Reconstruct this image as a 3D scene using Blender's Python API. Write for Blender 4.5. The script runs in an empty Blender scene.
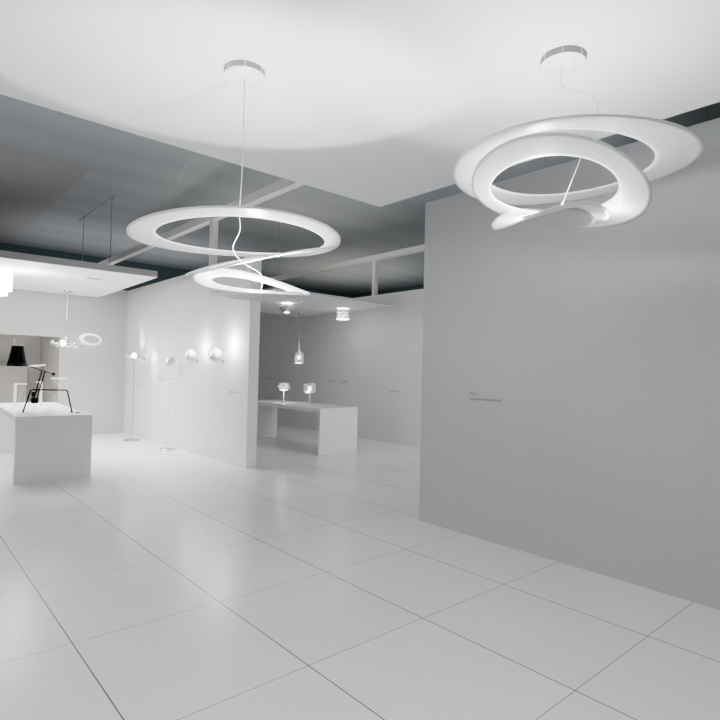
import bpy, bmesh, math, random
from mathutils import Vector, Matrix
random.seed(4)
C = bpy.context.scene.collection
LG = []
E = dict(world=.015, ringL=1.2, ringR=.5, ringLg=1.9, ringRg=1.45, ringRp=.8, left=1.75, points=.5, spots=9, right=.8, righta=.5, front_fill=1.05, side=.8, hall=.84, right2=.55, drum=3.4)   # light levels
PI = math.pi

# ------------------------------------------------------------------ materials
def mat(name, col, rough=.5, metal=0, emit=None, es=0, trans=0, ior=1.45, spec=.5, coat=0, noise=0, nscale=6):
    m = bpy.data.materials.new(name); m.use_nodes = True
    nt = m.node_tree; b = nt.nodes['Principled BSDF']
    b.inputs['Base Color'].default_value = (*col, 1)
    b.inputs['Roughness'].default_value = rough
    b.inputs['Metallic'].default_value = metal
    b.inputs['Specular IOR Level'].default_value = spec
    b.inputs['Coat Weight'].default_value = coat
    b.inputs['IOR'].default_value = ior
    b.inputs['Transmission Weight'].default_value = trans
    if emit:
        b.inputs['Emission Color'].default_value = (*emit, 1)
        b.inputs['Emission Strength'].default_value = es
    if noise:
        tc = nt.nodes.new('ShaderNodeTexCoord'); n = nt.nodes.new('ShaderNodeTexNoise')
        n.inputs['Scale'].default_value = nscale; n.inputs['Detail'].default_value = 5
        mp = nt.nodes.new('ShaderNodeMapRange')
        mp.inputs['To Min'].default_value = 1 - noise; mp.inputs['To Max'].default_value = 1 + noise
        mx = nt.nodes.new('ShaderNodeVectorMath'); mx.operation = 'SCALE'
        mx.inputs[0].default_value = col
        nt.links.new(tc.outputs['Object'], n.inputs['Vector'])
        nt.links.new(n.outputs['Fac'], mp.inputs['Value'])
        nt.links.new(mp.outputs['Result'], mx.inputs['Scale'])
        nt.links.new(mx.outputs['Vector'], b.inputs['Base Color'])
    return m

M = {}
M['wall'] = mat('white_wall_paint', (.80, .80, .80), .7, spec=.25, noise=.012, nscale=1.5)
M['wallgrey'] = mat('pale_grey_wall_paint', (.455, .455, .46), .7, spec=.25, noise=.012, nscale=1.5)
M['wallback'] = mat('soft_grey_wall_paint', (.58, .575, .565), .7, spec=.25, noise=.012, nscale=1.5)
M['ceil'] = mat('white_ceiling_panel', (.84, .85, .86), .8, spec=.15, noise=.012, nscale=1.2)
M['niche'] = mat('grey_recess_paint', (.66, .64, .62), .8, noise=.03)
M['niche2'] = mat('pale_recess_paint', (.60, .58, .56), .8, noise=.02)
M['panel'] = mat('white_hanging_panel', (.86, .85, .845), .6, spec=.25, noise=.01)
M['panel_edge'] = mat('grey_panel_edge', (.40, .40, .395), .6, noise=.02)
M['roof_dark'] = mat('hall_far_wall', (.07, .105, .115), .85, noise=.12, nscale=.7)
M['beam'] = mat('beam_paint', (.72, .705, .68), .6, noise=.04)
M['table'] = mat('white_lacquer', (.82, .82, .82), .25, coat=.2, noise=.008)
M['lampwhite'] = mat('white_lamp_enamel', (.90, .90, .90), .35, noise=.006)
M['shell'] = mat('pale_grey_globe_enamel', (.66, .66, .66), .3, noise=.006)
M['lensglow'] = mat('lit_globe_lens', (.9, .9, .9), .5, emit=(1, .99, .98), es=3.5, noise=.005)
M['disc'] = mat('shaded_white_disc', (.60, .60, .60), .4, noise=.006)  # lamp white darkened in colour for the disc's unlit underside
M['darkpost'] = mat('dark_grey_post', (.10, .10, .10), .5, noise=.02)
M['wire'] = mat('fine_grey_wire', (.26, .27, .275), .8, noise=.02)
M['canopyshade'] = mat('canopy_side_shade', (.36, .365, .365), .5, noise=.02)  # shade of the white canopy's side wall, put into the colour
M['cable'] = mat('pale_cable', (.50, .51, .52), .5, noise=.02)
M['black'] = mat('black_satin_metal', (.008, .008, .009), .4, spec=.25, noise=.1)
M['blackgloss'] = mat('black_gloss', (.004, .004, .005), .2, spec=.22, noise=.1)
M['chrome'] = mat('polished_chrome', (.72, .72, .72), .12, metal=1, noise=.03)
M['steel'] = mat('brushed_steel', (.55, .55, .54), .3, metal=1, noise=.03)
M['grey'] = mat('grey_plastic', (.45, .45, .45), .5, noise=.02)
M['greyplate'] = mat('grey_reflector', (.55, .55, .545), .6, noise=.02)
M['ink'] = mat('grey_ink', (.13, .13, .13), .8, noise=.05)
M['inkpale'] = mat('pale_grey_ink', (.38, .38, .38), .8, noise=.05)
M['glass'] = mat('clear_glass', (.93, .95, .95), .06, trans=.75, ior=1.45, noise=.01)
M['glow'] = mat('lit_white', (1, 1, 1), .5, emit=(1, .98, .96), es=6, noise=.005)
M['bulb'] = mat('lit_bulb', (1, 1, 1), .5, emit=(1, .97, .93), es=14, noise=.005)
M['softglow'] = mat('lit_diffuser', (.9, .9, .9), .5, emit=(1, .99, .98), es=1.2, noise=.005)

def tile_floor():
    m = bpy.data.materials.new('pale_floor_tiles'); m.use_nodes = True
    nt = m.node_tree; N = nt.nodes; Lk = nt.links; b = N['Principled BSDF']
    b.inputs['Roughness'].default_value = .33
    b.inputs['Specular IOR Level'].default_value = .45
    tc = N.new('ShaderNodeTexCoord'); sp = N.new('ShaderNodeSeparateXYZ')
    Lk.new(tc.outputs['Object'], sp.inputs[0])
    def mth(op, a, b_=None, c=None):
        n = N.new('ShaderNodeMath'); n.operation = op
        for i, v in enumerate((a, b_, c)):
            if v is None: continue
            if isinstance(v, (int, float)): n.inputs[i].default_value = v
            else: Lk.new(v, n.inputs[i])
        return n.outputs[0]
    sx, sy, ox, oy = .7458, .8459, -.0371, 1.9595
    fx = mth('DIVIDE', mth('SUBTRACT', sp.outputs['X'], ox), sx)
    fy = mth('DIVIDE', mth('SUBTRACT', sp.outputs['Y'], oy), sy)
    dx = mth('MULTIPLY', mth('ABSOLUTE', mth('SUBTRACT', mth('FRACT', mth('ADD', fx, .5)), .5)), sx)
    dy = mth('MULTIPLY', mth('ABSOLUTE', mth('SUBTRACT', mth('FRACT', mth('ADD', fy, .5)), .5)), sy)
    jx = mth('LESS_THAN', dx, .0030); jy = mth('LESS_THAN', dy, .0022)
    cmb = N.new('ShaderNodeCombineXYZ')
    Lk.new(mth('FLOOR', fx), cmb.inputs[0]); Lk.new(mth('FLOOR', fy), cmb.inputs[1])
    wn = N.new('ShaderNodeTexWhiteNoise'); wn.noise_dimensions = '2D'; Lk.new(cmb.outputs[0], wn.inputs['Vector'])
    ns = N.new('ShaderNodeTexNoise'); ns.inputs['Scale'].default_value = .9; ns.inputs['Detail'].default_value = 4
    Lk.new(tc.outputs['Object'], ns.inputs['Vector'])
    v = mth('ADD', mth('MULTIPLY', wn.outputs['Value'], .025), mth('MULTIPLY', ns.outputs['Fac'], .06))
    v = mth('ADD', v, .79)
    fade = N.new('ShaderNodeMapRange'); fade.inputs['From Min'].default_value = 6.0; fade.inputs['From Max'].default_value = 8.2
    fade.inputs['To Min'].default_value = 1; fade.inputs['To Max'].default_value = .12
    Lk.new(sp.outputs['Y'], fade.inputs['Value'])
    jt = mth('SUBTRACT', 1, mth('MAXIMUM', mth('MULTIPLY', jx, .80), mth('MULTIPLY', jy, .62)))
    jt = mth('SUBTRACT', 1, mth('MULTIPLY', mth('SUBTRACT', 1, jt), fade.outputs[0]))
    v = mth('MULTIPLY', v, jt)
    cc = N.new('ShaderNodeCombineXYZ')
    Lk.new(v, cc.inputs[0]); Lk.new(mth('MULTIPLY', v, 1.0), cc.inputs[1]); Lk.new(mth('MULTIPLY', v, .995), cc.inputs[2])
    Lk.new(cc.outputs[0], b.inputs['Base Color'])
    Lk.new(mth('ADD', mth('MULTIPLY', ns.outputs['Fac'], .10), .20), b.inputs['Roughness'])
    return m
M['floor'] = tile_floor()

def hall_roof():
    m = bpy.data.materials.new('hall_roof_sheeting'); m.use_nodes = True
    nt = m.node_tree; N = nt.nodes; Lk = nt.links; b = N['Principled BSDF']
    b.inputs['Roughness'].default_value = .7
    tc = N.new('ShaderNodeTexCoord'); sp = N.new('ShaderNodeSeparateXYZ')
    Lk.new(tc.outputs['Object'], sp.inputs[0])
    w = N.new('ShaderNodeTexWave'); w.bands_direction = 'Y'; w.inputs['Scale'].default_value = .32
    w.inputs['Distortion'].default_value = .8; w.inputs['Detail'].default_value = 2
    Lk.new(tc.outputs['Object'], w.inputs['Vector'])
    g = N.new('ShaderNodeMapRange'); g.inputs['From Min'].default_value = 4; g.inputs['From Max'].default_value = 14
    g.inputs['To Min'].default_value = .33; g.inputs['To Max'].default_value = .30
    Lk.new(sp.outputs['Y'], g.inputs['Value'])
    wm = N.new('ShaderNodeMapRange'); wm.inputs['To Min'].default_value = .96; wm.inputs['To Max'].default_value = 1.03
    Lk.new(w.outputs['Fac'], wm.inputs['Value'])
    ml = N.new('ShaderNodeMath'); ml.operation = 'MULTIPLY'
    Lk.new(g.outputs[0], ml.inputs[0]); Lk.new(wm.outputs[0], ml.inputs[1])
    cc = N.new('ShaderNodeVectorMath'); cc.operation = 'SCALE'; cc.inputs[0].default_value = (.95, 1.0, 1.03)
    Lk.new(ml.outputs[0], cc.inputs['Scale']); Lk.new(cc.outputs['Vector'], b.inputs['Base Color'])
    return m
M['roof'] = hall_roof()
M['roofbay'] = mat('dark_roof_bay', (.29, .29, .285), .8, noise=.05, nscale=.6)

# ------------------------------------------------------------------ mesh helpers
def nbm(): return bmesh.new()
def finish(name, bm, m, parent=None, smooth=False, solid=0, loc=None):
    bmesh.ops.recalc_face_normals(bm, faces=bm.faces[:]) if not solid else None
    me = bpy.data.meshes.new(name); bm.to_mesh(me); bm.free()
    o = bpy.data.objects.new(name, me); C.objects.link(o)
    for k in (m if isinstance(m, (list, tuple)) else [m]): me.materials.append(k)
    if smooth:
        for p in me.polygons: p.use_smooth = True
        try: me.set_sharp_from_angle(angle=math.radians(40))
        except Exception: pass
    if solid:
        md = o.modifiers.new('thickness', 'SOLIDIFY'); md.thickness = solid; md.offset = 0
    if parent: o.parent = parent
    if loc: o.location = loc
    return o
def box(bm, x0, x1, y0, y1, z0, z1, bevel=0):
    r = bmesh.ops.create_cube(bm, size=1)
    vs = r['verts']
    bmesh.ops.scale(bm, vec=(x1 - x0, y1 - y0, z1 - z0), verts=vs)
    bmesh.ops.translate(bm, vec=((x0 + x1) / 2, (y0 + y1) / 2, (z0 + z1) / 2), verts=vs)
    if bevel:
        es = list({e for v in vs for e in v.link_edges})
        bmesh.ops.bevel(bm, geom=es, offset=bevel, segments=2, profile=.5, affect='EDGES')
def lathe(bm, prof, c=(0, 0, 0), n=40, rot=None):
    """revolve (r, z) profile about z"""
    rows = []
    for r, z in prof:
        row = []
        for i in range(n if r > 1e-6 else 1):
            a = 2 * PI * i / n
            v = Vector((r * math.cos(a), r * math.sin(a), z))
            if rot: v = rot @ v
            row.append(bm.verts.new(v + Vector(c)))
        rows.append(row)
    for A, B in zip(rows, rows[1:]):
        for i in range(n):
            j = (i + 1) % n
            q = [A[i % len(A)], A[j % len(A)], B[j % len(B)], B[i % len(B)]]
            u = []
            for v in q:
                if v not in u: u.append(v)
            if len(u) > 2:
                try: bm.faces.new(u)
                except ValueError: pass
def tube(bm, pts, r, n=8):
    pts = [Vector(p) for p in pts]; rows = []
    prev = None
    for i, p in enumerate(pts):
        t = (pts[min(i + 1, len(pts) - 1)] - pts[max(i - 1, 0)]).normalized()
        if prev is None:
            a = Vector((0, 0, 1)) if abs(t.z) < .9 else Vector((1, 0, 0))
            u = t.cross(a).normalized()
        else:
            u = (prev - t * prev.dot(t)).normalized()
        prev = u; w = t.cross(u)
        rr = r[i] if isinstance(r, (list, tuple)) else r
        rows.append([bm.verts.new(p + u * rr * math.cos(2 * PI * k / n) + w * rr * math.sin(2 * PI * k / n)) for k in range(n)])
    for A, B in zip(rows, rows[1:]):
        for k in range(n): bm.faces.new((A[k], A[(k + 1) % n], B[(k + 1) % n], B[k]))
    bm.faces.new(rows[0][::-1]); bm.faces.new(rows[-1])
def spline(pts, k=10):
    P = [Vector(p) for p in pts]; P = [P[0] * 2 - P[1]] + P + [P[-1] * 2 - P[-2]]
    out = []
    for i in range(1, len(P) - 2):
        a, b, c, d = P[i - 1:i + 3]
        for j in range(k):
            t = j / k
            out.append(.5 * ((2 * b) + (c - a) * t + (2 * a - 5 * b + 4 * c - d) * t * t + (3 * b - a - 3 * c + d) * t ** 3))
    out.append(P[-2]); return out
def ball(bm, c, r, seg=16, sc=(1, 1, 1)):
    q = bmesh.ops.create_uvsphere(bm, u_segments=seg, v_segments=max(6, seg // 2), radius=r)
    bmesh.ops.scale(bm, vec=sc, verts=q['verts']); bmesh.ops.translate(bm, vec=c, verts=q['verts'])
def thing(name, label, cat, loc=(0, 0, 0), group=None, rz=0):
    o = bpy.data.objects.new(name, None); C.objects.link(o); o.location = loc
    o.empty_display_size = .1; o.rotation_euler = (0, 0, rz)
    tag(o, label, cat, group); return o
def tag(o, label, cat, group=None):
    o['label'] = label; o['category'] = cat
    if group: o['group'] = group
    return o
def struct(name, bm, m, **k):
    o = finish(name, bm, m, **k); o['kind'] = 'structure'; return o
def bstruct(name, m, *boxes):
    bm = nbm()
    for b in boxes: box(bm, *b)
    return struct(name, bm, m)

# ------------------------------------------------------------------ the setting
WX = 3.6075
bstruct('floor', M['floor'], (-9, 13, -9, 17, -.2, 0))
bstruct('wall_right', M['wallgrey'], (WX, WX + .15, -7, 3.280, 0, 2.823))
bstruct('wall_partition', M['wall'], (WX, WX + .152, 6.336, 11.14, 0, 2.80))
bstruct('wall_far', M['wall'], (7.163, 7.313, -5, 14.0, 0, 2.80))
bstruct('wall_end', M['wall'], (WX + .152, 7.163, 13.6, 13.75, 0, 2.80))
OX0, OX1, OZ = -.6, 2.43, 1.815
bstruct('wall_back', M['wallback'], (-6, OX0, 11.14, 11.30, 0, 2.80), (OX1, WX + .152, 11.14, 11.30, 0, 2.80), (OX0, OX1, 11.14, 11.30, OZ, 2.80))
# grey recess behind the opening of the back wall
bstruct('wall_recess', M['niche'], (OX0 - .1, OX1, 12.75, 12.85, 0, OZ + .3), (OX1, OX1 + .1, 11.30, 12.85, 0, OZ + .3),
        (OX0 - .1, OX0, 11.30, 12.85, 0, OZ + .3), (OX0, OX1, 11.30, 12.85, OZ + .2, OZ + .3))
bm = nbm(); box(bm, OX0, 2.154, 12.40, 12.55, 0, 1.262); struct('wall_low', bm, M['niche2'])
# big white ceiling panel over the front of the stand, corner beyond the left ring lamp
CZ = 2.795
bm = nbm()
lo = [(-7, 3.587), (3.338, 3.587), (3.338, -7), (-7, -7)]
a = [bm.verts.new((x, y, CZ)) for x, y in lo]; b_ = [bm.verts.new((x, y, CZ + .025)) for x, y in lo]
bm.faces.new(a); bm.faces.new(b_[::-1])
for i in range(4): bm.faces.new((a[i], b_[i], b_[(i + 1) % 4], a[(i + 1) % 4]))
struct('ceiling', bm, M['ceil'])
# hall roof high above
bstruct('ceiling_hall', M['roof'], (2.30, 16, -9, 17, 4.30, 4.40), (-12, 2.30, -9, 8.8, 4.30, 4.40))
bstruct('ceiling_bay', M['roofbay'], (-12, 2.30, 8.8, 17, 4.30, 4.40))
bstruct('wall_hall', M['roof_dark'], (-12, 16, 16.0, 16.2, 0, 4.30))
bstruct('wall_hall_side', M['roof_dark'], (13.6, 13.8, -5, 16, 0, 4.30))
# steel frame that stands on the wall tops
bstruct('trim_1', M['beam'], (WX + .02, WX + .13, 3.9, 15.9, 3.53, 3.65))
bstruct('trim_2', M['beam'], (7.19, 7.30, 2.5, 15.9, 3.50, 3.60))
bstruct('trim_3', M['beam'], (WX + .03, WX + .12, 7.56, 7.66, 2.80, 3.53))
bstruct('trim_4', M['beam'], (7.20, 7.28, 7.83, 7.92, 2.80, 3.50))
bstruct('trim_5', M['roof'], (2.452, 2.468, 8.35, 10.2, 3.77, 3.786))

# ------------------------------------------------------------------ hanging white panels
def quad_panel(name, pts, z, th, parent):
    bm = nbm()
    a = [bm.verts.new((x, y, z)) for x, y in pts]; b = [bm.verts.new((x, y, z + th)) for x, y in pts]
    bm.faces.new(a); bm.faces.new(b[::-1])
    for i in range(4):
        f = bm.faces.new((a[i], b[i], b[(i + 1) % 4], a[(i + 1) % 4])); f.material_index = 1
    return finish(name, bm, [M['panel'], M['panel_edge']], parent)
t = thing('hanging_panel', 'large white hanging panel with thick grey edge over the long white table at left', 'hanging panel')
PZ = 2.60
quad_panel('panel', [(-1.6, 8.0), (2.955, 7.87), (3.045, 11.04), (-1.6, 11.10)], PZ, .092, t)
for x, y, z in ((2.46, 8.42, 3.80), (2.46, 9.92, 3.72)):
    bm = nbm(); tube(bm, [(x, y, PZ + .09), (x, y, 3.775)], .006, 6); finish('suspension_rod', bm, M['steel'], t)
bm = nbm(); box(bm, 2.22, 2.43, 8.68, 8.78, PZ - .008, PZ + .002, .002); v = finish('vent_slot', bm, M['grey'], t)
t = thing('hanging_panel', 'thin white hanging panel above the table in the right hand room', 'hanging panel')
RZ = 2.509
quad_panel('panel', [(4.35, 6.93), (6.887, 7.031), (7.15, 10.35), (4.35, 9.6)], RZ, .03, t)
bm = nbm(); tube(bm, [(5.6, 8.8, RZ + .03), (5.6, 8.8, 4.30)], .005, 6); finish('suspension_rod', bm, M['steel'], t)

# ------------------------------------------------------------------ tables
def table(name, label, w, ln, h, loc, rz):
    t = thing(name, label, 'table', loc, rz=rz)
    bm = nbm(); box(bm, -w / 2, w / 2, 0, ln, h - .06, h, .003); finish('tabletop', bm, M['table'], t)
    for y0 in (0, ln - .05):
        bm = nbm(); box(bm, -w / 2, w / 2, y0, y0 + .05, 0, h - .06, .002); finish('panel_leg', bm, M['table'], t)
    return t
TZ = .731
table('display_table', 'long white lacquered table with panel legs carrying the black lamp', .765, 2.52, TZ, (1.482, 6.865, 0), math.radians(-3))
table('display_table', 'long white table with panel legs in the right hand room behind the partition', .76, 2.45, .722, (5.46, 6.70, 0), 0)

# ------------------------------------------------------------------ the two big ring lamps
RL = [(1.3139,2.4342,1.9542,-0.0337,0.0268,-0.0648,0.5188,0.4755,0.0229,-0.0107,0.4214,0.3490,-0.0221,0.0111),
 (1.4444,2.4346,1.8679,-0.3139,-0.0625,-0.0819,0.3897,0.3445,0.0002,0.0003,0.2764,0.2425,-0.0373,0.0063),
 (1.3146,2.2896,1.7072,-0.0984,-0.3575,-0.8411,0.2805,0.2426,-0.0032,-0.0333,0.1825,0.1272,0.0067,-0.0646),
 (1.3272,2.2723,1.6522,-0.0036,0.0003,-0.8392,0.2284,0.1481,0,0,0,0,0.0344,0.0051)]
RR = [(2.4090,1.2760,2.2805,-0.0338,0.0141,3.2372,0.5726,0.5339,0.0362,-0.0120,0.4482,0.3647,0.0309,-0.0114),
 (2.2846,1.2656,2.1384,0.2069,-0.0207,3.2138,0.4380,0.3706,0.0422,-0.0128,0.2540,0.2763,0.0290,0.0442),
 (2.3289,1.3382,2.0540,-0.2338,-0.1337,3.3577,0.3003,0.2533,-0.0126,0.0053,0.1568,0.1372,-0.0354,0.1729),
 (2.3073,1.2781,2.0181,-0.0628,0.0631,3.0543,0.2048,0.1351,0,0,0,0,-0.0289,0.0544)]
def rframe(q):
    n = Vector((q[3], q[4], 1)).normalized()
    e = Vector((math.cos(q[5]), math.sin(q[5]), 0)); e = (e - n * e.dot(n)).normalized()
    return e, n.cross(e), n
def rpt(q, u, v):
    e1, e2, n = rframe(q); w = (q[12] * (u * u - v * v) + q[13] * 2 * u * v) / q[6]
    return Vector(q[:3]) + e1 * u + e2 * v + n * w
def ring_mesh(q, N=160, K=8):
    bm = nbm(); rows = []
    for i in range(N):
        a = 2 * PI * i / N; row = []
        o = (q[6] * math.cos(a), q[7] * math.sin(a)); h = (q[8] + q[10] * math.cos(a), q[9] + q[11] * math.sin(a))
        for k in range(K + 1):
            s = k / K
            row.append(bm.verts.new(rpt(q, o[0] + (h[0] - o[0]) * s, o[1] + (h[1] - o[1]) * s)))
        rows.append(row)
    for i in range(N):
        A, B = rows[i], rows[(i + 1) % N]
        for k in range(K): bm.faces.new((A[k], B[k], B[k + 1], A[k + 1]))
    return bm
def disc_mesh(q, N=96, K=8):
    bm = nbm(); c = bm.verts.new(rpt(q, 0, 0)); rows = []
    for i in range(N):
        a = 2 * PI * i / N
        rows.append([bm.verts.new(rpt(q, q[6] * math.cos(a) * k / K, q[7] * math.sin(a) * k / K)) for k in range(1, K + 1)])
    for i in range(N):
        A, B = rows[i], rows[(i + 1) % N]
        bm.faces.new((c, A[0], B[0]))
        for k in range(K - 1): bm.faces.new((A[k], A[k + 1], B[k + 1], B[k]))
    return bm
def ring_lamp(label, R, canopy, cable_pts, power, cone, lean, glow):
    t = thing('pendant_ring_lamp', label, 'pendant lamp', (canopy[0], canopy[1], R[3][2]))
    bpy.context.view_layer.update()
    def add(name, bm, m, par=t, **k):
        bmesh.ops.translate(bm, vec=-Vector(t.location), verts=bm.verts[:])
        return finish(name, bm, m, par, **k)
    add('outer_ring', ring_mesh(R[0]), M['lampwhite'], smooth=True, solid=.006)
    add('middle_ring', ring_mesh(R[1]), M['lampwhite'], smooth=True, solid=.006)
    add('inner_ring', ring_mesh(R[2]), M['lampwhite'], smooth=True, solid=.006)
    add('reflector_disc', disc_mesh(R[3]), M['disc'], smooth=True, solid=.006)
    # ceiling canopy: shallow puck with shade painted as grey on the side wall, white underside and three white tabs
    x, y = canopy; z = CZ
    bm = nbm()
    lathe(bm, [(.1, z), (.1, z - .030), (.096, z - .033), (0, z - .033)], (x, y, 0), 48)
    cn = add('canopy', bm, [M['lampwhite'], M['canopyshade']], smooth=True)
    for f in cn.data.polygons:
        if abs(f.normal.z) < .3: f.material_index = 1
    for k in range(3):
        a = math.atan2(-y, -x) + math.radians(-52 + 52 * k)
        bm = nbm(); tube(bm, [(x + .101 * math.cos(a), y + .101 * math.sin(a), z - .004), (x + .101 * math.cos(a), y + .101 * math.sin(a), z - .034), (x + .06 * math.cos(a), y + .06 * math.sin(a), z - .036)], .003, 6)
        bmesh.ops.translate(bm, vec=-Vector(t.location), verts=bm.verts[:])
        finish('canopy_tab', bm, M['lampwhite'], cn)
    bm = nbm(); tube(bm, spline(cable_pts, 14), .0018, 6); add('power_cable', bm, M['cable'], smooth=True)
    for k in range(3):
        a = math.radians(20 + 120 * k); q = R[0]
        p = rpt(q, .9 * q[6] * math.cos(a), .9 * q[7] * math.sin(a))
        bm = nbm(); tube(bm, [(x + .07 * math.cos(a + q[5]), y + .07 * math.sin(a + q[5]), z - .02), p], .0002, 4)
        add('suspension_wire', bm, M['wire'])
    # light unit lying on the disc, throwing its light up
    c = rpt(R[3], 0, 0)
    bm = nbm(); lathe(bm, [(0, -.004), (.03, -.004), (.034, .0), (.034, .012), (.026, .018), (0, .018)], c + Vector((0, 0, .004)), 24)
    add('light_unit', bm, M['bulb'], smooth=True)
    gname = 'ringL' if x < 2 else 'ringR'
    ld = bpy.data.lights.new('ring_lamp_light', 'SPOT'); ld.spot_size = math.radians(cone); ld.spot_blend = .10
    ld.shadow_soft_size = .022; ld.energy = power; ld.color = (.97, .985, 1); LG.append((gname, ld))
    lo = bpy.data.objects.new('ring_lamp_light', ld); C.objects.link(lo); lo.parent = t
    lo.location = c + Vector((0, 0, .045)) - Vector(t.location); lo.rotation_euler = Vector(lean).to_track_quat('-Z', 'Y').to_euler()
    for gx, gz, ge, gg in glow:                    # added points that brighten the rings, apart from the light unit
        lp = bpy.data.lights.new('ring_fill_light', 'POINT'); lp.shadow_soft_size = .03; lp.energy = ge; lp.color = (.97, .985, 1); LG.append((gg, lp))
        lo = bpy.data.objects.new('ring_fill_light', lp); C.objects.link(lo); lo.parent = t
        lo.location = c + Vector((.75 * gx, -.66 * gx, gz)) - Vector(t.location)
    return t
cL = (1.320, 2.433)
dL = rpt(RL[3], .02, 0)
ring_lamp('white pendant lamp of thin flat rings hanging low at centre left', RL, cL,
          [(1.32, 2.433, 2.79), (1.32, 2.433, 2.5), (1.318, 2.433, 2.25), (1.31, 2.433, 2.08), (1.315, 2.43, 1.99), (1.29, 2.45, 1.90), (1.33, 2.42, 1.83), (1.40, 2.36, 1.77), dL], E['ringL'] * 60, 106, (-.12, -.07, 1), [(0, .15, E['ringLg'] * 8, 'ringLg')])
cR = (2.357, 1.295)
dR = rpt(RR[3], .02, 0)
ring_lamp('white pendant lamp of wide overlapping rings close under the ceiling at right', RR, cR,
          [(2.357, 1.295, 2.79), (2.353, 1.298, 2.72), (2.36, 1.295, 2.66), (2.42, 1.245, 2.64), (2.47, 1.205, 2.62), (2.49, 1.19, 2.57), (2.48, 1.20, 2.47), (2.43, 1.235, 2.33), (2.37, 1.27, 2.16), dR], E['ringR'] * 60, 117, (0, 0, 1), [(-.10, .05, E['ringRg'] * 8, 'ringRg'), (.25, .0, E['ringRp'] * 1.5, 'ringRp')])

# ------------------------------------------------------------------ writing on the walls
def text_mesh(s, width, m_h):
    cu = bpy.data.curves.new('t', 'FONT'); cu.body = s; cu.size = .04
    o = bpy.data.objects.new('t', cu); C.objects.link(o)
    bpy.context.view_layer.update()
    me = bpy.data.meshes.new_from_object(o.evaluated_get(bpy.context.evaluated_depsgraph_get()))
    bpy.data.objects.remove(o); bpy.data.curves.remove(cu)
    xs = [v.co.x for v in me.vertices]; w = max(xs) - min(xs); x0 = min(xs)
    k = width / w
    for v in me.vertices: v.co.x = (v.co.x - x0) * k; v.co.y *= m_h
    return me
t = thing('wall_lettering', 'two short lines of small dark lettering on the large right wall', 'lettering', (WX - .002, 2.75, 1.13))
rot = Matrix(((0, 0, -1), (-1, 0, 0), (0, 1, 0))).to_4x4()   # text x -> -y, text y -> z, faces -x
for s, w, dz, hh in (('Pirce', .088, .002, .85), ('Giuseppe Maurizio Scutellà', .305, -.036, .75)):
    me = text_mesh(s, w, hh); me.transform(rot); me.materials.append(M['ink'])
    o = bpy.data.objects.new('lettering_line', me); C.objects.link(o); o.parent = t; o.location = (0, 0, dz)
def caption(label, x, y, z, rows, ink):
    bm = nbm(); zz = z
    for row in rows:
        yy = y
        for w in row:
            if w > 0: box(bm, x - .0015, x - .0002, yy - w, yy, zz - .012, zz)
            yy -= abs(w) + .012
        zz -= .035
    o = finish('wall_lettering', bm, ink); tag(o, label, 'lettering'); return o
caption('faint two line caption on the lit partition wall left of the globe floor lamp pole', WX, 9.50, 1.125, [(.16, .10, .09), (.10, .17, .06)], M['inkpale'])
caption('faint short caption on the partition wall right of the globe floor lamp pole', WX, 8.86, 1.125, [(.08, .14)], M['inkpale'])
caption('tiny faint mark on the partition wall low beside the globe floor lamp pole', WX, 8.74, 1.03, [(.09,)], M['inkpale'])
caption('tiny faint caption on the partition wall right of the chrome floor lamp pole', WX, 10.42, .965, [(.12, .14)], M['inkpale'])
caption('faint caption on the partition wall nearest its open end', WX, 6.87, .992, [(.15, .08), (.09,)], M['inkpale'])
caption('small grey caption on the far right room wall, left one of the close pair', 7.163, 9.20, 1.10, [(.10, .15)], M['inkpale'])
caption('small grey caption on the far right room wall, right one of the close pair', 7.163, 8.77, 1.105, [(.06, .15), (.12,)], M['inkpale'])
caption('small grey caption alone on the far right room wall nearest the big right wall', 7.163, 7.33, .965, [(.12, .12)], M['inkpale'])
caption('small grey caption on the far right room wall just beside the partition end', 7.163, 11.70, 1.09, [(.14, .12)], M['inkpale'])

# ------------------------------------------------------------------ black balanced-arm lamp
O = Vector((1.262, 7.455, TZ)); U = Vector((.912, -.411, 0))
W = Vector((.411, .912, 0))
def bp(u, z, w=0): return Vector((u * U.x + w * W.x, u * U.y + w * W.y, z - TZ))
t = thing('balanced_arm_lamp', 'black balanced arm lamp with large bell shade and trapezoid stand on white table', 'table lamp', O)
f0, f1 = .008, .513
bm = nbm(); tube(bm, [bp(0, TZ + .004), bp(.072, .985), bp(.082, .998), bp(.10, 1.0), bp(.44, 1.0), bp(.458, .998), bp(.466, .985), bp(.521, TZ + .004)], .009, 8)
finish('stand_frame', bm, M['black'], t, smooth=True)
for u in (0, .521):
    bm = nbm(); lathe(bm, [(0, 0), (.016, 0), (.016, .006), (.009, .012), (0, .012)], bp(u, TZ), 16); finish('foot', bm, M['black'], t)
for dw in (-.016, .016):
    bm = nbm(); tube(bm, [bp(.117 + dw, .86), bp(.202 + dw, 1.227)], .007, 6); finish('arm_rod', bm, M['black'], t)
bm = nbm(); c = bp(.117, .872); box(bm, c.x - .036, c.x + .036, c.y - .03, c.y + .03, c.z - .034, c.z + .034, .012); finish('counterweight', bm, M['blackgloss'], t, smooth=True)
bm = nbm(); c = bp(.105, .945); box(bm, c.x - .022, c.x + .022, c.y - .02, c.y + .02, c.z - .025, c.z + .03, .008); finish('pivot_block', bm, M['black'], t)
bm = nbm(); tube(bm, [bp(.092, .90), bp(.15, 1.0)], .006, 6); finish('brace', bm, M['black'], t)
bm = nbm(); tube(bm, [bp(.308, 1.191), bp(.202, 1.227), bp(.0, 1.296)], .006, 8); finish('upper_arm', bm, M['black'], t)
bm = nbm(); c0, c1 = bp(.30, 1.194), bp(.325, 1.185); tube(bm, [c0, c1], .022, 14); finish('balance_knob', bm, M['black'], t)
sc = bp(-.076, 1.274)
bm = nbm()
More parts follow.
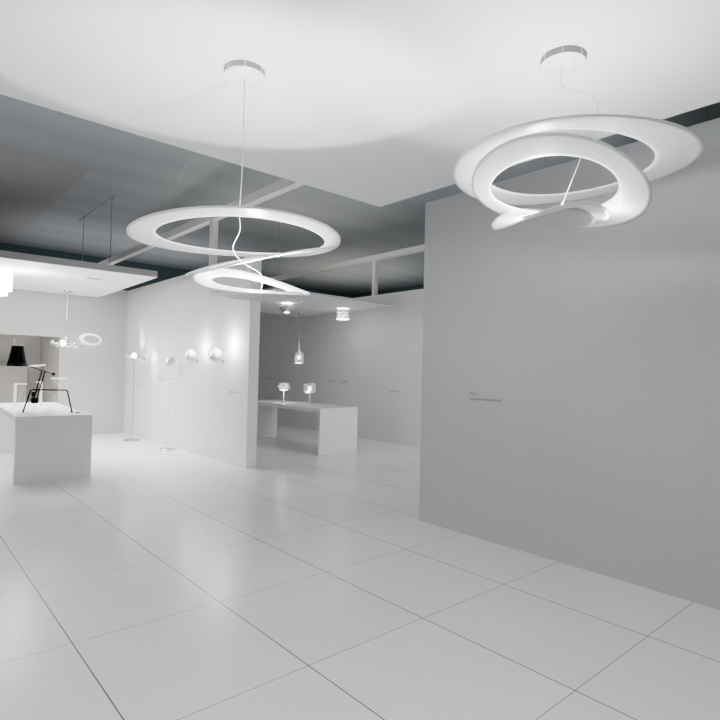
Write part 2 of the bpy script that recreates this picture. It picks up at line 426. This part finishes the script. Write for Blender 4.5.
prof = [(.106, 0), (.107, .004), (.098, .05), (.086, .10), (.074, .16), (.066, .21), (.062, .238), (.056, .243), (0, .243)]
lathe(bm, prof, sc, 40)
sh = finish('lamp_shade', bm, M['blackgloss'], t, smooth=True, solid=.003)
for u in (-.115, -.03):
    bm = nbm(); p = bp(u, 1.515); tube(bm, [p, p + Vector((0, 0, .03))], .006, 8); finish('shade_pin', bm, M['lampwhite'], sh)
# ------------------------------------------------------------------ small white lamps on the table
def led(label, x, y, post_r, h, bar_dir, bar_len, base_r, tilt=0, cord=None, flat=True, thin=False):
    t = thing('desk_lamp', label, 'table lamp', (x, y, TZ))
    bm = nbm(); lathe(bm, [(0, 0), (base_r, 0), (base_r, .008), (base_r - .004, .012), (0, .012)], n=32); finish('base', bm, M['lampwhite'], t, smooth=True)
    bm = nbm()
    if thin: tube(bm, [(0, 0, .01), (0, 0, h)], post_r, 8)
    else: box(bm, -post_r, post_r, -post_r * .5, post_r * .5, .01, h, .003)
    po = finish('post', bm, M['darkpost'] if thin else M['lampwhite'], t)
    a = Vector((math.cos(bar_dir), math.sin(bar_dir), 0)); bm = nbm()
    box(bm, -.004, bar_len, -.016, .016, h - .012, h + .002, .003)
    bmesh.ops.rotate(bm, cent=(0, 0, h), matrix=Matrix.Rotation(tilt, 3, 'Y'), verts=bm.verts[:])
    bmesh.ops.rotate(bm, cent=(0, 0, 0), matrix=Matrix.Rotation(bar_dir, 3, 'Z'), verts=bm.verts[:])
    finish('light_bar', bm, M['lampwhite'], t)
    if cord:
        bm = nbm(); tube(bm, spline([Vector(p) for p in cord], 8), .002, 6); finish('cord', bm, M['lampwhite'], t, smooth=True)
    return t
AD = math.atan2(-.66, .75)   # a bar running across the table, away from the black lamp
rx, ry = math.cos(AD), math.sin(AD)
led('white right angle desk lamp with short square arm below the black bell shade', 1.332, 8.448, .017, .311, AD, .15, .065,
    cord=[(.10 * rx, .10 * ry, .295), (.085 * rx, .085 * ry, .2), (.055 * rx, .055 * ry, .12), (.06 * rx, .06 * ry, .03), (.05 * rx, .05 * ry, .008)])
led('slim desk lamp with thin dark stem and raised white bar by the black arm', 1.590, 9.143, .004, .545, AD, .245, .05, tilt=math.radians(-5), thin=True)
led('short white post desk lamp directly behind the black rods', 1.632, 8.435, .015, .335, AD + PI, .06, .07)
led('wire stem desk lamp with wavy cord and flat white bar right of the black rods', 1.772, 8.49, .002, .385, AD, .205, .05, thin=True,
    cord=[(.02 * rx, .02 * ry, .37), (.07 * rx, .07 * ry, .31), (.13 * rx, .13 * ry, .25), (.11 * rx, .11 * ry, .20), (.04 * rx, .04 * ry, .13), (.03 * rx, .03 * ry, .09), (.09 * rx, .09 * ry, .04), (.06 * rx, .06 * ry, .012)])
bm = nbm(); tube(bm, [(-.02, 0, .006), (.02, -.008, .006)], [.006, .005], 10); ball(bm, (-.02, 0, .006), .009, 12, (1.2, 1, .6))
o = finish('cord_switch', bm, M['black'], None, smooth=True, loc=(1.795, 7.19, TZ - .0005)); tag(o, 'small dark cord switch on the table by the right foot of the black stand', 'switch')

# ------------------------------------------------------------------ chrome branch lamps
def cluster(par, z, R, n, seed):
    rnd = random.Random(seed)
    for k in range(n):
        a = 2 * PI * k / n + rnd.uniform(-.15, .15); r = R * rnd.uniform(.72, 1); zz = rnd.uniform(-.035, .035)
        c, s = math.cos(a), math.sin(a)
        bm = nbm(); tube(bm, spline([(0, 0, z), (r * .4 * c, r * .4 * s, z - .03), (r * .75 * c, r * .75 * s, z + zz - .02), (r * c, r * s, z + zz)], 5), .004, 6)
        br = finish('branch', bm, M['chrome'], par, smooth=True)
        bm = nbm()
        lathe(bm, [(.006, -.03), (.018, -.018), (.026, .0), (.030, .022), (.026, .022), (.020, .0), (.0, -.012)], (r * c, r * s, z + zz + .01), 16,
              Matrix.Rotation(rnd.uniform(-1.2, 1.2), 3, 'X') @ Matrix.Rotation(rnd.uniform(-1.2, 1.2), 3, 'Y'))
        finish('cup', bm, M['chrome'], br, smooth=True)
        bm = nbm(); ball(bm, (r * .6 * c, r * .6 * s, z + zz - .012), .016, 10); finish('bead', bm, M['chrome'], br, smooth=True)
t = thing('floor_lamp', 'tall chrome floor lamp with branched head and lit bulb in the left corner', 'floor lamp', (3.345, 9.87, 0))
bm = nbm(); lathe(bm, [(0, 0), (.13, 0), (.132, .012), (.125, .024), (.03, .03), (.012, .045), (0, .045)], n=40); finish('base', bm, M['steel'], t, smooth=True)
bm = nbm(); tube(bm, [(0, 0, .03), (0, 0, 1.44)], .0085, 10); finish('pole', bm, M['steel'], t, smooth=True)
cluster(t, 1.45, .19, 8, 3)
bm = nbm(); ball(bm, (-.01, 0, 1.50), .042, 16); finish('bulb', bm, M['bulb'], t, smooth=True)
t = thing('chandelier', 'chrome branch chandelier with one lit bulb hanging from the left hanging panel', 'chandelier', (2.40, 10.55, PZ - .001))
bm = nbm(); lathe(bm, [(0, 0), (.075, 0), (.073, -.018), (.06, -.024), (0, -.024)], n=32); finish('canopy', bm, M['chrome'], t, smooth=True)
bm = nbm(); tube(bm, [(0, 0, -.02), (0, 0, -.50)], .017, 12); finish('upper_tube', bm, M['chrome'], t, smooth=True)
bm = nbm(); tube(bm, [(0, 0, -.50), (0, 0, -.95)], .0075, 10); finish('lower_rod', bm, M['steel'], t, smooth=True)
cluster(t, -.95, .26, 11, 8)
bm = nbm(); ball(bm, (-.045, .0, -.915), .05, 16); finish('bulb', bm, M['bulb'], t, smooth=True)

# ------------------------------------------------------------------ oval ring wall lamp
t = thing('wall_lamp', 'white oval ring wall lamp with grey centre on the back wall beside the chandelier', 'wall lamp', (2.935, 11.14, 1.80))
tilt = math.radians(-7)
def oval(n, ax, az, cx, cz, y):
    out = []
    for i in range(n):
        a = 2 * PI * i / n; x, z = cx + ax * math.cos(a), cz + az * math.sin(a)
        out.append((x * math.cos(tilt) - z * math.sin(tilt), y, x * math.sin(tilt) + z * math.cos(tilt)))
    return out
bm = nbm(); n = 64
Oo, Om, Oi = oval(n, .195, .105, 0, 0, -.06), oval(n, .19, .10, .0, 0, -.075), oval(n, .145, .078, .025, 0, -.045)
Ob = oval(n, .15, .08, 0, 0, 0)
rows = [[bm.verts.new(p) for p in r] for r in (Ob, Oo, Om, Oi)]
for A, B in zip(rows, rows[1:]):
    for i in range(n): bm.faces.new((A[i], A[(i + 1) % n], B[(i + 1) % n], B[i]))
finish('ring', bm, M['softglow'], t, smooth=True)
bm = nbm(); bm.faces.new([bm.verts.new(p) for p in oval(n, .147, .080, .024, 0, -.046)]); finish('centre_plate', bm, M['greyplate'], t)

# ------------------------------------------------------------------ globes
def globe(par, c, r, aim):
    """white ball shell with a round opening turned along aim, lit lens inside"""
    az = Vector(aim).normalized(); rot = az.to_track_quat('Z', 'Y').to_matrix()
    bm = nbm(); prof = []
    for k in range(25):
        a = PI - (PI - math.radians(42)) * k / 24
        prof.append((r * math.sin(a) if k else 0, r * math.cos(a)))
    e = math.radians(42); prof.append((r * .93 * math.sin(e), r * .90 * math.cos(e))); prof.append((r * .6, r * .45))
    lathe(bm, prof, c, 32, rot); sh = finish('globe_shell', bm, M['shell'], par, smooth=True)
    bm = nbm(); lathe(bm, [(r * .60, r * .46), (r * .45, r * .62), (r * .25, r * .70), (0, r * .73)], c, 24, rot); finish('lens', bm, M['lensglow'], sh, smooth=True)
    return sh
t = thing('floor_lamp', 'slim pale floor lamp with a white globe head beside the partition wall', 'floor lamp', (3.44, 8.514, 0))
bm = nbm(); lathe(bm, [(0, 0), (.118, 0), (.12, .01), (.112, .02), (.02, .026), (0, .03)], n=40); finish('base', bm, M['steel'], t, smooth=True)
bm = nbm(); tube(bm, [(0, 0, .02), (0, 0, 1.335)], .0055, 10); finish('pole', bm, M['lampwhite'], t, smooth=True)
globe(t, (0, 0, 1.404), .078, (-.85, .0, .2))
def wall_globe(label, y, yw, r):
    t = thing('wall_lamp', label, 'wall lamp', (WX, yw, 1.42), 'globe wall lamps on the partition')
    globe(t, (-.155, y - yw, .082), r, (-.85, .05, .15))
    bm = nbm(); tube(bm, [(-.155, y - yw, .0), (-.012, 0, .0)], .008, 10); ar = finish('arm', bm, M['steel'], t, smooth=True)
    bm = nbm(); tube(bm, [(-.155, y - yw, -.004), (-.155, y - yw, .02)], .012, 10); finish('joint', bm, M['steel'], ar, smooth=True)
    bm = nbm(); box(bm, -.014, 0, -.014, .014, -.045, .02, .003); finish('wall_plate', bm, M['steel'], t)
    return t
wall_globe('white globe wall lamp on the partition, farther one from its open end', 7.80, 7.87, .086)
wall_globe('white globe wall lamp on the partition, nearer one to its open end', 6.99, 7.03, .096)

# ------------------------------------------------------------------ drum lamp at the left edge
t = thing('ceiling_lamp', 'glowing white two tier drum lamp under the left hanging panel, cut by the photo edge', 'ceiling lamp', (1.03, 8.95, PZ))
bm = nbm(); lathe(bm, [(0, 0), (.30, 0), (.30, -.285), (.24, -.29)], n=56); finish('upper_drum', bm, M['glow'], t, smooth=True)
bm = nbm(); lathe(bm, [(.245, -.28), (.245, -.355), (.20, -.362), (0, -.362)], n=56); finish('lower_drum', bm, M['glow'], t, smooth=True)

# ------------------------------------------------------------------ right hand room lamps
def gcyl(par, name, c, r, h, rot=None):
    bm = nbm(); lathe(bm, [(r * .93, 0), (r, .004), (r, h * .33), (r * .94, h * .36), (r, h * .40), (r, h * .66), (r * .94, h * .70), (r, h * .74), (r, h), (r * .9, h), (r * .9, .004)], c, 32, rot)
    return finish(name, bm, M['glass'], par, smooth=True)
t = thing('ceiling_lamp', 'chrome bowl ceiling lamp glowing upward under the right room panel', 'ceiling lamp', (5.44, 8.24, RZ))
bm = nbm(); lathe(bm, [(0, 0), (.10, 0), (.10, -.012), (0, -.012)], n=32); finish('glow_mount', bm, M['glow'], t, smooth=True)  # glowing disc stands for the bowl's light pooled on the panel
bm = nbm(); lathe(bm, [(.135, -.055), (.132, -.08), (.11, -.12), (.075, -.155), (.03, -.172), (0, -.175)], n=40); finish('bowl', bm, M['chrome'], t, smooth=True, solid=.004)
bm = nbm(); tube(bm, [(0, 0, -.01), (0, 0, -.16)], .02, 12); finish('stem', bm, M['chrome'], t)
bm = nbm(); lathe(bm, [(.05, -.168), (.05, -.178), (0, -.182)], n=24); finish('lens', bm, M['glow'], t)
t = thing('ceiling_lamp', 'clear glass cylinder ceiling lamp at the right end of the right room panel', 'ceiling lamp', (6.61, 8.08, RZ))
bm = nbm(); lathe(bm, [(0, 0), (.11, 0), (.11, -.012), (0, -.012)], n=32); finish('glow_mount', bm, M['glow'], t, smooth=True)  # mount made to glow in place of lamplight on the panel
gcyl(t, 'glass_body', (0, 0, -.205), .125, .16)
bm = nbm(); lathe(bm, [(.122, -.200), (.125, -.207), (.12, -.214), (0, -.214)], n=32); finish('lens', bm, M['glow'], t)
bm = nbm(); lathe(bm, [(.05, -.01), (.05, -.09), (.035, -.16), (0, -.17)], n=24); finish('socket', bm, M['chrome'], t, smooth=True)
t = thing('pendant_lamp', 'small glass cylinder pendant lamp on a thin cord above the right room table', 'pendant lamp', (5.44, 7.83, RZ))
bm = nbm(); lathe(bm, [(0, 0), (.04, 0), (.038, -.016), (0, -.018)], n=24); finish('canopy', bm, M['lampwhite'], t, smooth=True)
bm = nbm(); tube(bm, [(0, 0, -.016), (0, 0, -.75)], .0016, 6); finish('cord', bm, M['cable'], t)
bm = nbm(); lathe(bm, [(.008, -.73), (.010, -.84), (.03, -.88), (.034, -.93), (0, -.935)], n=20); finish('socket', bm, M['lampwhite'], t, smooth=True)
gcyl(t, 'glass_body', (0, 0, -1.075), .082, .18)
bm = nbm(); ball(bm, (0, 0, -.985), .032, 14); finish('bulb', bm, M['glow'], t, smooth=True)
bm = nbm(); lathe(bm, [(.05, -1.085), (.05, -1.075), (0, -1.073)], n=24); finish('lens', bm, M['glow'], t)
T2 = .722
t = thing('table_lamp', 'glass dome table lamp on a short stem, left one on the right room table', 'table lamp', (5.41, 8.23, T2))
bm = nbm(); lathe(bm, [(0, 0), (.07, 0), (.07, .008), (.012, .014), (0, .014)], n=32); finish('base', bm, M['chrome'], t, smooth=True)
bm = nbm(); tube(bm, [(0, 0, .01), (0, 0, .22)], .007, 8); finish('stem', bm, M['lampwhite'], t)
bm = nbm(); lathe(bm, [(.115, .235), (.115, .27), (.10, .275), (.112, .28), (.108, .305), (.092, .31), (.10, .316), (.08, .345), (.04, .355), (0, .357)], n=36); finish('glass_dome', bm, M['glass'], t, smooth=True, solid=.006)
bm = nbm(); lathe(bm, [(.09, .237), (.06, .222), (.0, .205)], n=28); finish('reflector', bm, M['glow'], t, smooth=True)
t = thing('table_lamp', 'tilted glass cylinder table lamp on a stem, right one on the right room table', 'table lamp', (5.60, 7.71, T2))
bm = nbm(); lathe(bm, [(0, 0), (.07, 0), (.07, .008), (.012, .014), (0, .014)], n=32); finish('base', bm, M['chrome'], t, smooth=True)
bm = nbm(); tube(bm, [(0, 0, .01), (.005, 0, .21), (.01, 0, .26)], .007, 8); finish('stem', bm, M['lampwhite'], t)
rt = Vector((.75, -.66, .12)).normalized().to_track_quat('Z', 'Y').to_matrix()
gcyl(t, 'glass_body', Vector((.0, .0, .27)) - rt @ Vector((0, 0, .09)), .088, .19, rt)
bm = nbm(); ball(bm, (.0, 0, .27), .035, 14); finish('bulb', bm, M['glow'], t, smooth=True)
bm = nbm(); lathe(bm, [(.03, 0), (.03, -.02), (.02, -.03), (0, -.03)], (0, 0, 0), 16)
o = finish('ceiling_sensor', bm, M['grey'], None, smooth=True, loc=(6.55, 9.45, RZ)); tag(o, 'tiny grey sensor on the underside of the right room panel behind the bowl lamp', 'sensor')
bm = nbm(); tube(bm, [(0, 0, 0), (0, 0, -.30)], .002, 6); t = thing('pendant_spotlight', 'tiny white spotlight hanging in the grey recess above the black bell shade', 'spotlight', (1.82, 11.8, OZ + .2))
finish('cord', bm, M['cable'], t)
bm = nbm(); tube(bm, [(0, 0, -.24), (0, 0, -.33)], .014, 10); finish('head', bm, M['lampwhite'], t)

# ------------------------------------------------------------------ lights
def put(kind, ld, loc, e, col, g, tgt=None):
    ld.energy = e; ld.color = col; LG.append((g, ld))
    o = bpy.data.objects.new(kind, ld); C.objects.link(o); o.location = loc
    if tgt is not None: o.rotation_euler = (Vector(tgt) - Vector(loc)).to_track_quat('-Z', 'Y').to_euler()
    return o
def point(g, loc, e, r=.05, col=(1, 1, 1)):
    ld = bpy.data.lights.new('lamp_light', 'POINT'); ld.shadow_soft_size = r
    return put('lamp_light', ld, loc, e, col, g)
def area(g, loc, tgt, sx, sy, e, col=(1, 1, 1), spread=180):
    ld = bpy.data.lights.new('area_light', 'AREA'); ld.shape = 'RECTANGLE'; ld.size = sx; ld.size_y = sy; ld.spread = math.radians(spread)
    return put('area_light', ld, loc, e, col, g, tgt)
def spot(g, loc, tgt, e, ang, blend=.7, r=.02, col=(1, 1, 1)):
    ld = bpy.data.lights.new('spot_light', 'SPOT'); ld.spot_size = math.radians(ang); ld.spot_blend = blend; ld.shadow_soft_size = r
    return put('spot_light', ld, loc, e, col, g, tgt)
# left room: added fill under the hanging panel, bulbs, globes, added spots for wall streaks
area('left', (1.5, 8.95, 2.57), (1.5, 8.95, 0), 2.6, 1.9, E['left'] * 60, (1, .985, .97), 125)
point('points', (3.33, 9.87, 1.62), E['points'] * 5, .04, (1, .97, .94))
point('points', (2.35, 10.5, 1.78), E['points'] * 5, .05, (1, .97, .94))
point('spots', (3.46, 7.60, 1.60), E['spots'] * .8, .05)
point('spots', (3.45, 6.74, 1.63), E['spots'] * 1.2, .05)
spot('spots', (3.30, 9.66, 1.75), (WX, 9.62, 1.40), E['spots'] * 2.2, 50, .9, .01)
spot('spots', (3.33, 10.15, 1.44), (WX, 10.27, 1.80), E['spots'] * 2.2, 42, .9, .01)
# right room
point('right', (5.44, 8.24, 2.47), E['right'] * 2, .05); point('right', (6.61, 8.08, 2.47), E['right'] * 2, .05)
point('right', (5.41, 8.23, .88), E['right'] * 1.5, .04); point('right', (5.58, 7.71, .93), E['right'] * 1.0, .04)
area('righta', (5.6, 7.6, 2.47), (5.6, 7.6, 0), 2, 2, E['righta'] * 14, (.96, .98, 1))  # added fill under the right room panel, no fixture there
# added fills over the camera, right room and open left side; drum point
area('front_fill', (.1, .3, 2.76), (.9, 1.1, 0), 3, 3, E['front_fill'] * 70, (.97, .985, 1), 130)
area('right2', (6.1, 1.8, 2.2), (5.3, 6.9, .4), 1.8, 1.2, E['right2'] * 30, (.96, .98, 1), 90)  # unseen fill added to brighten the right room table end
point('drum', (1.50, 8.75, 2.30), E['drum'] * 6, .08)
area('side', (-5.5, 4.5, 1.6), (2.2, 4.2, -.6), 5, 1.8, E['side'] * 60, (.98, .99, 1), 95)
# added unseen uplights that brighten the hall roof above the stand
area('hall', (0.5, 0.5, 2.95), (0.5, .5, 4.3), 5, 5, E['hall'] * 42, (.93, .97, 1))
area('hall', (0.6, 9.4, 2.80), (0.6, 9.4, 4.3), 3, 2.5, E['hall'] * 20, (.97, .98, 1))
area('hall', (5.6, 8.4, 2.62), (5.6, 8.4, 4.3), 2, 2, E['hall'] * 25, (1, .97, .93))
area('hall', (5.6, 3.6, 2.4), (6.4, 6.5, 4.3), 2, 3, E['hall'] * 40, (.97, .98, 1))
area('hall', (10.3, 8.0, 2.0), (10.3, 8.0, 4.3), 3, 5, E['hall'] * 30, (.97, .98, 1))

area('hall', (4.5, 13.8, 2.9), (4.5, 13.8, 4.3), 5, 3, E['hall'] * 60, (.98, .98, 1))
area('hall', (10.5, 12.5, 2.9), (10.5, 12.5, 4.3), 4, 4, E['hall'] * 60, (1, .98, .95))
w = bpy.data.worlds.new('hall'); bpy.context.scene.world = w; w.use_nodes = True
bg = w.node_tree.nodes['Background']; bg.inputs['Color'].default_value = (.92, .96, 1, 1); bg.inputs['Strength'].default_value = E['world']

# ------------------------------------------------------------------ camera
yaw, pitch, roll, f = .7191, .0218, .0228, 544.87
d = Vector((math.sin(yaw) * math.cos(pitch), math.cos(yaw) * math.cos(pitch), math.sin(pitch)))
r = Vector((math.cos(yaw), -math.sin(yaw), 0)); u = r.cross(d)
r2 = r * math.cos(roll) + u * math.sin(roll); u2 = -r * math.sin(roll) + u * math.cos(roll)
cam = bpy.data.cameras.new('camera'); cam.sensor_width = 36; cam.lens = 36 * f / 720; cam.clip_start = .05
co = bpy.data.objects.new('camera', cam); C.objects.link(co)
co.matrix_world = Matrix(((r2.x, u2.x, -d.x, 0), (r2.y, u2.y, -d.y, 0), (r2.z, u2.z, -d.z, 1.3), (0, 0, 0, 1)))
S = bpy.context.scene; S.camera = co
S.view_settings.view_transform = 'AgX'; S.view_settings.look = 'AgX - Medium High Contrast'; S.view_settings.exposure = 0
S.cycles.max_bounces = 10; S.cycles.diffuse_bounces = 6; S.cycles.use_denoising = True
